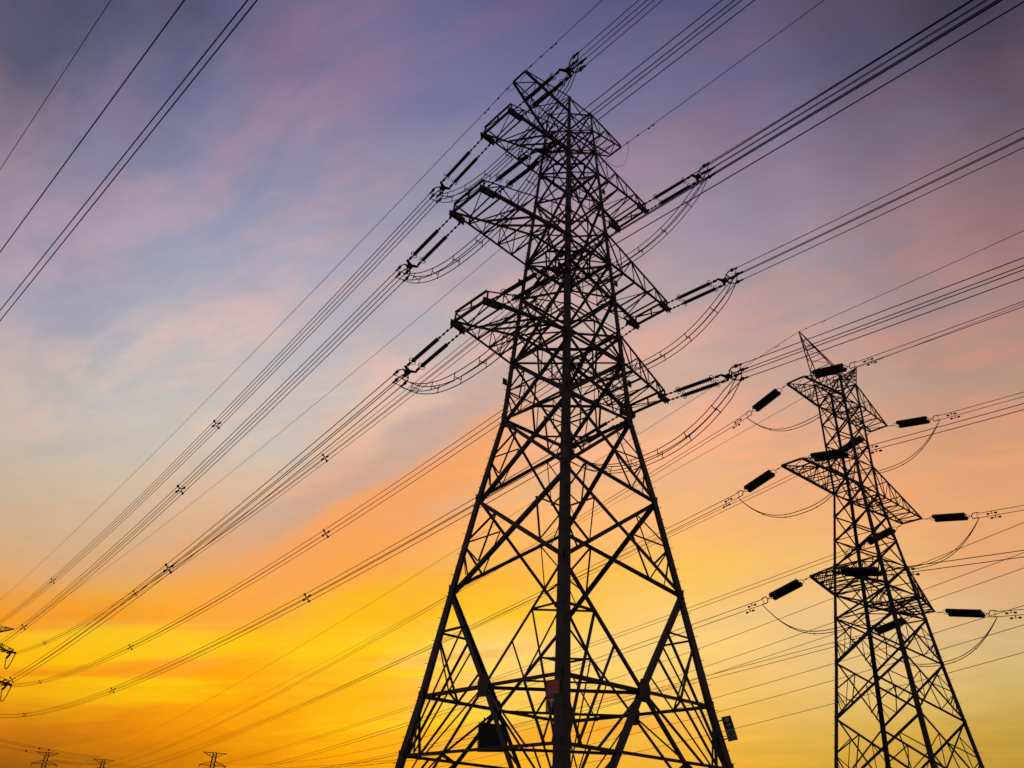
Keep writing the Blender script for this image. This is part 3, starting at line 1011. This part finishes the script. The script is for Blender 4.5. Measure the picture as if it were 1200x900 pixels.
DAMP.tube([(-.2, 0, -.13), (.2, 0, -.13)], .012, 4); DAMP.tube([(0, 0, -.13), (0, 0, .02)], .022, 4)
DAMP = DAMP.mesh('vibration_damper', FIT)
def damp_matrix(p, d):
    d, s, u = frame(d)
    mx = Matrix.Identity(4)
    for i, v in enumerate((d, -s, u)):
        for k in range(3): mx[k][i] = v[k]*1.7
    mx.translation = p
    return mx
def string2(p, d, label, fl):
    root = empty('insulator_string', p)
    tag(root, label, 'insulator', 'heavy insulator strings on the right pylon')
    d, sd, u = frame(d)
    hh = .25 if fl > 0 else .20
    b = MB(); b.tube([Vector((0, 0, 0)), d*.7], .03, 5)
    b.box(d*.35, d, sd, u, .14, .09, .09)
    for a in (-1, 1): b.tube([d*.66, d*.74+sd*(a*hh)+u*(a*hh*.4*fl), d*1.02+sd*(a*hh)+u*(a*hh*.4*fl)], .026, 5)
    b.build('link', FIT, root)
    for a in (-1, 1):
        link('insulator', DISC, root, align(d*1.0+sd*(a*hh)+u*(a*hh*.4*fl), d))
    b = MB()
    for a in (-1, 1): b.tube([d*4.2+sd*(a*hh)+u*(a*hh*.4*fl), d*4.34+sd*(a*hh*.5)+u*(a*hh*.2*fl), d*4.46], .03, 5)
    b.tube([d*4.44, d*4.62], .035, 5)
    b.build('link', FIT, root)
    # open six-sided yoke frame carrying the upper and lower wire
    b = MB()
    b.tube([d*4.6, d*4.72+u*.27, d*5.15+u*.30, d*5.3+u*.22], .045, 5)
    b.tube([d*4.6, d*4.72-u*.27, d*5.15-u*.22, d*5.3-u*.22], .045, 5)
    b.tube([d*5.12+u*.3, d*5.12-u*.22], .022, 5)
    b.build('yoke_frame', FIT, root)
    return [p+d*5.3+u*.22, p+d*5.3-u*.22], d, u
for side, s in (('left', -1), ('right', 1)):
    for nm, (z, A, w) in ARMS2.items():
        st = {}
        for dirn, sy in (('back', 1), ('front', -1)):
            p = w2(s*(A+.02), sy*(w+.05), z-.02)
            if sy == 1:
                zz, AA = DST4[nm]
                Q = w4(s*AA, -4, zz-.6)
                hd = (Q-p); span = Vector((hd.x, hd.y, 0)).length
                sg = SAG2[(side, nm)]
                slope = 4*sg/span - hd.z/span
                hd.z = 0; hd.normalize()
            else:
                hd = FW2; sg = 4.5; slope = 4*sg/190; Q = None
            d = hd-Vector((0, 0, slope+.12))
            word = 'pointing down left' if sy == 1 else 'pointing right'
            ee, dd, uu = string2(p, d, f"thick black ribbed insulator {word} from the right pylon's {nm} {side} arm", -1 if sy == 1 else 1)
            root = empty('conductor_pair', ee[0])
            word2 = 'down to the left' if sy == 1 else 'away to the right'
            tag(root, f"wire pair running {word2} from the right pylon's {nm} {side} arm", 'power line', 'paired conductors of the right pylon')
            for j, e in enumerate(ee):
                if sy == 1: tgt = Q+Vector((0, 0, .22-.44*j))
                else: tgt = e+FW2*185
                b = MB(); ln = [v-ee[0] for v in warp(e, tgt, sg, 60, 1.5)]
                b.tube(ln, .029, 5); b.build('wire', WIRE, root, smooth=True)
                dl = (ln[6]-ln[0]).normalized()
                for o_ in (1.1,):
                    link('vibration_damper', DAMP, root, damp_matrix(e-ee[0]+dl*(o_+.35*j), dl))
            st[dirn] = ee
        # jumper: two wires in a deep loop
        cb, cf = st['back'], st['front']
        jr = empty('jumper_cable', lerp(cb[1], cf[1], .5))
        tag(jr, f"slack jumper loop hanging under the right pylon's {nm} {side} arm", 'jumper cable', 'jumper loops on the right pylon')
        for j in (0, 1):
            b = MB(); pts = []
            for t in range(41):
                tt = t/40; k = abs(2*tt-1)
                p = lerp(cb[1], cf[1], tt)-Vector((0, 0, 3.2*(1-k**2.4)))
                p += Vector((FW2.y, -FW2.x, 0))*((j-.5)*.26*math.sin(math.pi*tt)) + Vector((0, 0, (j-.5)*.16*math.sin(math.pi*tt)))
                pts.append(p-jr.location)
            b.tube(pts, .034, 5); b.build('wire', WIRE, jr, smooth=True)
            if j == 0:
                for t in (8, 15, 25, 32):
                    q = MB(); q.box(pts[t], Vector((1,0,0)), Vector((0,1,0)), Vector((0,0,1)), .09, .09, .09); q.build('spacer', FIT, jr)
for side, s in (('left', -1), ('right', 1)):
    p = w2(s*5.1, 0, 45.9)
    earth(p, w4(s*7*K4, 0, 46*K4), 3.5, f'thin earth wire descending left from the {side} peak of the right pylon', .024, True, lumps=(.8, 1.8))
    earth(p, p+FW2*190, 3.4, f'thin earth wire leaving right from the {side} peak of the right pylon', .024, True, lumps=(.8, 1.8))

# ------------------------------------------------------------------ single wires of a third line far behind the right pylon
AZ3 = R(122); D3 = Vector((math.cos(AZ3), math.sin(AZ3), 0))
PB = Vector((-124.3, 390.0, CAMZ))
ROWS = [('topmost', 36.7, 31.0, 28), ('second', 33.3, 27.8, 25.5), ('third', 31.6, 26.3, 24), ('fourth', 27.5, 22.6, 18), ('fifth', 25.4, 20.4, 16.5), ('lowest', 22.5, 17.4, 13)]
for nm, a, b_, c in ROWS:
    # quadratic through s=-350:a, -300:b_, 0:c
    s0, s1 = -350., -300.
    A_ = ((a-c)/s0-(b_-c)/s1)/(s0-s1); B_ = (a-c)/s0-A_*s0
    root = empty('distant_wire', PB)
    tag(root, f'{nm} of the six faint single wires passing far behind the right pylon', 'power line', 'faint wires of a far line')
    b = MB()
    b.tube([D3*s_+Vector((0, 0, A_*s_*s_+B_*s_+c)) for s_ in [-430+430*k/60 for k in range(61)]], .036, 4)
    b.build('wire', WIRE, root, smooth=True)

# ------------------------------------------------------------------ four wires of another line high over the left corner
def ray(px, py):
    return (fw*FPX + cr*(px-600) - cu*(py-450)).normalized()
AZ4 = R(134.3)
D4 = Vector((math.cos(AZ4), math.sin(AZ4), 0))
OVER = []
for nm, pa_, pb_, zz, rr in (('thin wire nearest the upper left corner', (0, 198.7), (130, 0), 33.0, .018),
                         ('second wire from the upper left corner, running alone', (0, 295.6), (216.4, 0), 26.0, .027),
                         ('upper wire of the close pair crossing the upper left', (0, 364), (291, 0), 26.0, .027),
                         ('lower wire of the close pair crossing the upper left', (0, 376), (302, 0), 26.0, .027)):
    r1 = ray(*pa_); r2 = ray(*pb_)
    n = r1.cross(r2).normalized()                    # plane through the eye holding the wire
    h = Vector((n.y, -n.x, 0)).normalized()           # its level direction
    if h.dot(D4) < 0: h = -h
    p = r1*(zz/r1.z)
    OVER.append((nm, p, h, rr))
for nm, p, h, rr in OVER:
    root = empty('overhead_wire', p+Vector((0, 0, CAMZ)))
    tag(root, nm, 'power line', 'wires over the upper left corner')
    b = MB()
    b.tube([h*s_+Vector((0, 0, 0.00016*s_*s_ if s_ > 0 else 0.00008*s_*s_)) for s_ in [-120+3*k for k in range(81)]], rr, 5)
    b.build('wire', WIRE, root, smooth=True)

# ------------------------------------------------------------------ low bundles and cables along the lower left edge
def lowline(p, q, sag, label, r=.05, n=30, knots=()):
    root = empty('distant_wire', p); tag(root, label, 'power line', 'cables low on the left horizon')
    for o_ in (-.3, .3):
        b = MB(); pts = [v-p+Vector((0, 0, o_)) for v in sagline(p, q, sag, n)]
        b.tube(pts, r, 4); b.build('wire', WIRE, root, smooth=True)
    for k in knots:
        t = k
        v = lerp(p, q, t)-Vector((0, 0, 4*sag*t*(1-t)))-p
        b = MB(); b.box(v, Vector((1,0,0)), Vector((0,1,0)), Vector((0,0,1)), .5, .5, .5); b.build('spacer', FIT, root)
def at(px, py, z):
    r_ = ray(px, py); return r_*(z/r_.z)+Vector((0, 0, CAMZ))
lowline(at(-160, 822, 34), at(116, 888, 27.5), 2.0, 'upper dark twin cable slanting down from the left edge to a small far pylon', .07, knots=(.70, .745))
lowline(at(-160, 838, 31), at(112, 891, 26.0), 1.6, 'lower faint twin cable slanting down from the left edge to a small far pylon', .06, knots=(.66,))
lowline(at(60, 890, 27.0), at(119, 895, 25.0), .8, 'short dark cable between the two leftmost small far pylons', .08)
lowline(at(119, 895, 25.0), at(520, 886, 20.0), 3.0, 'nearly level dark cable low across the bottom from the second small far pylon', .045)

# ================================================================== SIGNS AND THE ENCLOSURE ON THE MAIN TOWER
T = Tower(t1, interp(H1), STEEL)
def sign(name, label, c, xa, ya, W, H, rows, back=STEEL, cat='sign'):
    """plate centred at c (world), xa right, ya up; rows: (material, x, y, w, h, proud)"""
    root = empty(name, c); tag(root, label, cat)
    xa = Vector(xa).normalized(); ya = Vector(ya); ya = (ya-xa*ya.dot(xa)).normalized(); n = xa.cross(ya)
    b = MB(); b.box((0, 0, 0), xa, ya, n, W, H, .012); b.build('board', back, root)
    return root, xa, ya, n
def face(root, nm, mt, xa, ya, n, x, y, w, h, lift):
    b = MB(); b.box(xa*x+ya*y+n*lift, xa, ya, n, w, h, .004); return b.build(nm, mt, root)
rot1 = Matrix.Rotation(PH1, 3, 'Z')
# warning sign on the near leg, red upper half with characters, pale lower half with emblem
nn = rot1 @ T.fn(0)                      # outward normal of the near-left face
xa = Vector((0, 0, 1)).cross(nn).normalized()
if xa.x < 0: xa = -xa
zc = 4.04
pc = w1(-T.hw(zc)+.02, -T.hw(zc)+.40, zc)
sg_, xa, ya, n = sign('warning_sign', 'small red and white warning board fixed to the near leg low on the central pylon', pc, rot1 @ Vector((0, -1, 0)), (0, 0, 1), .62, .92, None, BLACKP)
n_s = 1 if n.dot(-pc) > 0 else -1
n = n*n_s
face(sg_, 'upper_panel', RED, xa, ya, n, 0, .20, .58, .48, .010)
face(sg_, 'lower_panel', WHITE, xa, ya, n, 0, -.26, .58, .36, .010)
b = MB()
rnd = random.Random(3)
for row, (yy, hh, cnt) in enumerate(((.33, .10, 4), (.15, .17, 3))):
    for k in range(cnt):
        cx = -.22+.44*(k+.5)/cnt; cw = .40/cnt*.8
        for q in range(3): b.box(xa*cx+ya*(yy+hh*(q-1)*.36)+n*.014, xa, ya, n, cw*rnd.uniform(.6, 1), hh*.12, .004)
        for q in range(2): b.box(xa*(cx+cw*(q-.5)*.55)+ya*yy+n*.0165, xa, ya, n, cw*.13, hh*rnd.uniform(.7, 1), .004)
b.build('lettering', WHITE, sg_)
b = MB()
b.tube([xa*(-.17)+ya*(-.25)+n*.016+xa*(.075*math.cos(2*math.pi*k/16))+ya*(.075*math.sin(2*math.pi*k/16)) for k in range(16)], .009, 4, True)
b.box(xa*(-.17)+ya*(-.25)+n*.014, xa, ya, n, .06, .06, .004)
b.build('emblem', BLACKP, sg_)
b = MB()
for yy, ww in ((-.20, .26), (-.30, .22)): b.box(xa*.08+ya*yy+n*.014, xa, ya, n, ww, .035, .004)
b.build('lettering', BLACKP, sg_)
# number plate outside the right leg
zc = 4.0
rd = rot1 @ Vector((1, -1, 0)).normalized()
pc = w1(T.hw(zc), -T.hw(zc), zc)+rd*.30
lean = (w1(T.hw(zc+1), -T.hw(zc+1), zc+1)-w1(T.hw(zc), -T.hw(zc), zc)).normalized()
sg_, xa, ya, n = sign('number_plate', 'narrow green and grey plate standing out from the right leg of the central pylon', pc, (rd-lean*rd.dot(lean)), lean, .34, .80, None, BLACKP)
n = n if n.dot(-pc) > 0 else -n
face(sg_, 'upper_panel', TEAL, xa, ya, n, 0, .19, .30, .35, .010)
face(sg_, 'lower_panel', GREYP, xa, ya, n, 0, -.19, .30, .35, .010)
b = MB()
b.box(xa*0+ya*.28+n*.014, xa, ya, n, .12, .12, .004); b.box(ya*.12+n*.014, xa, ya, n, .16, .05, .004)
b.build('lettering', WHITE, sg_)
b = MB()
for yy in (-.12, -.2, -.3): b.box(ya*yy+n*.014, xa, ya, n, .18, .035, .004)
b.build('lettering', TEAL, sg_)
b = MB()
for yy in (.3, -.3): b.box(-xa*.2+ya*yy, xa, ya, n, .2, .04, .03)
b.build('bracket', STEEL, sg_)
# dark enclosure hung on the inner struts of the left side
p = ray(577, 865)
dd = 33.0
pc = p*(dd/p.dot(fw))*1.0+Vector((0, 0, CAMZ))
enc = empty('equipment_enclosure', pc)
tag(enc, 'black square enclosure hung low between the inner struts on the left of the central pylon', 'equipment box')
ex = (cr*.97+Vector((0, .24, 0))).normalized(); ey = Vector((0.03, .35, .94)); ey = (ey-ex*ey.dot(ex)).normalized(); en = ex.cross(ey)
b = MB()
b.plate([ex*x+ey*y for x, y in ((-.56, .60), (.62, .54), (.60, -.52), (-.66, -.55))], en, .22)
b.build('case', BLACKP, enc)
b = MB()
b.plate([ex*x+ey*y+en*.125 for x, y in ((-.46, .50), (.52, .45), (.50, -.43), (-.55, -.45))], en, .03); b.build('door', BLACKP, enc)
b = MB()
for x in (-.3, .3): b.box(ex*x+ey*.7, ex, ey, en, .05, .35, .05)
b.build('hanger', STEEL, enc)
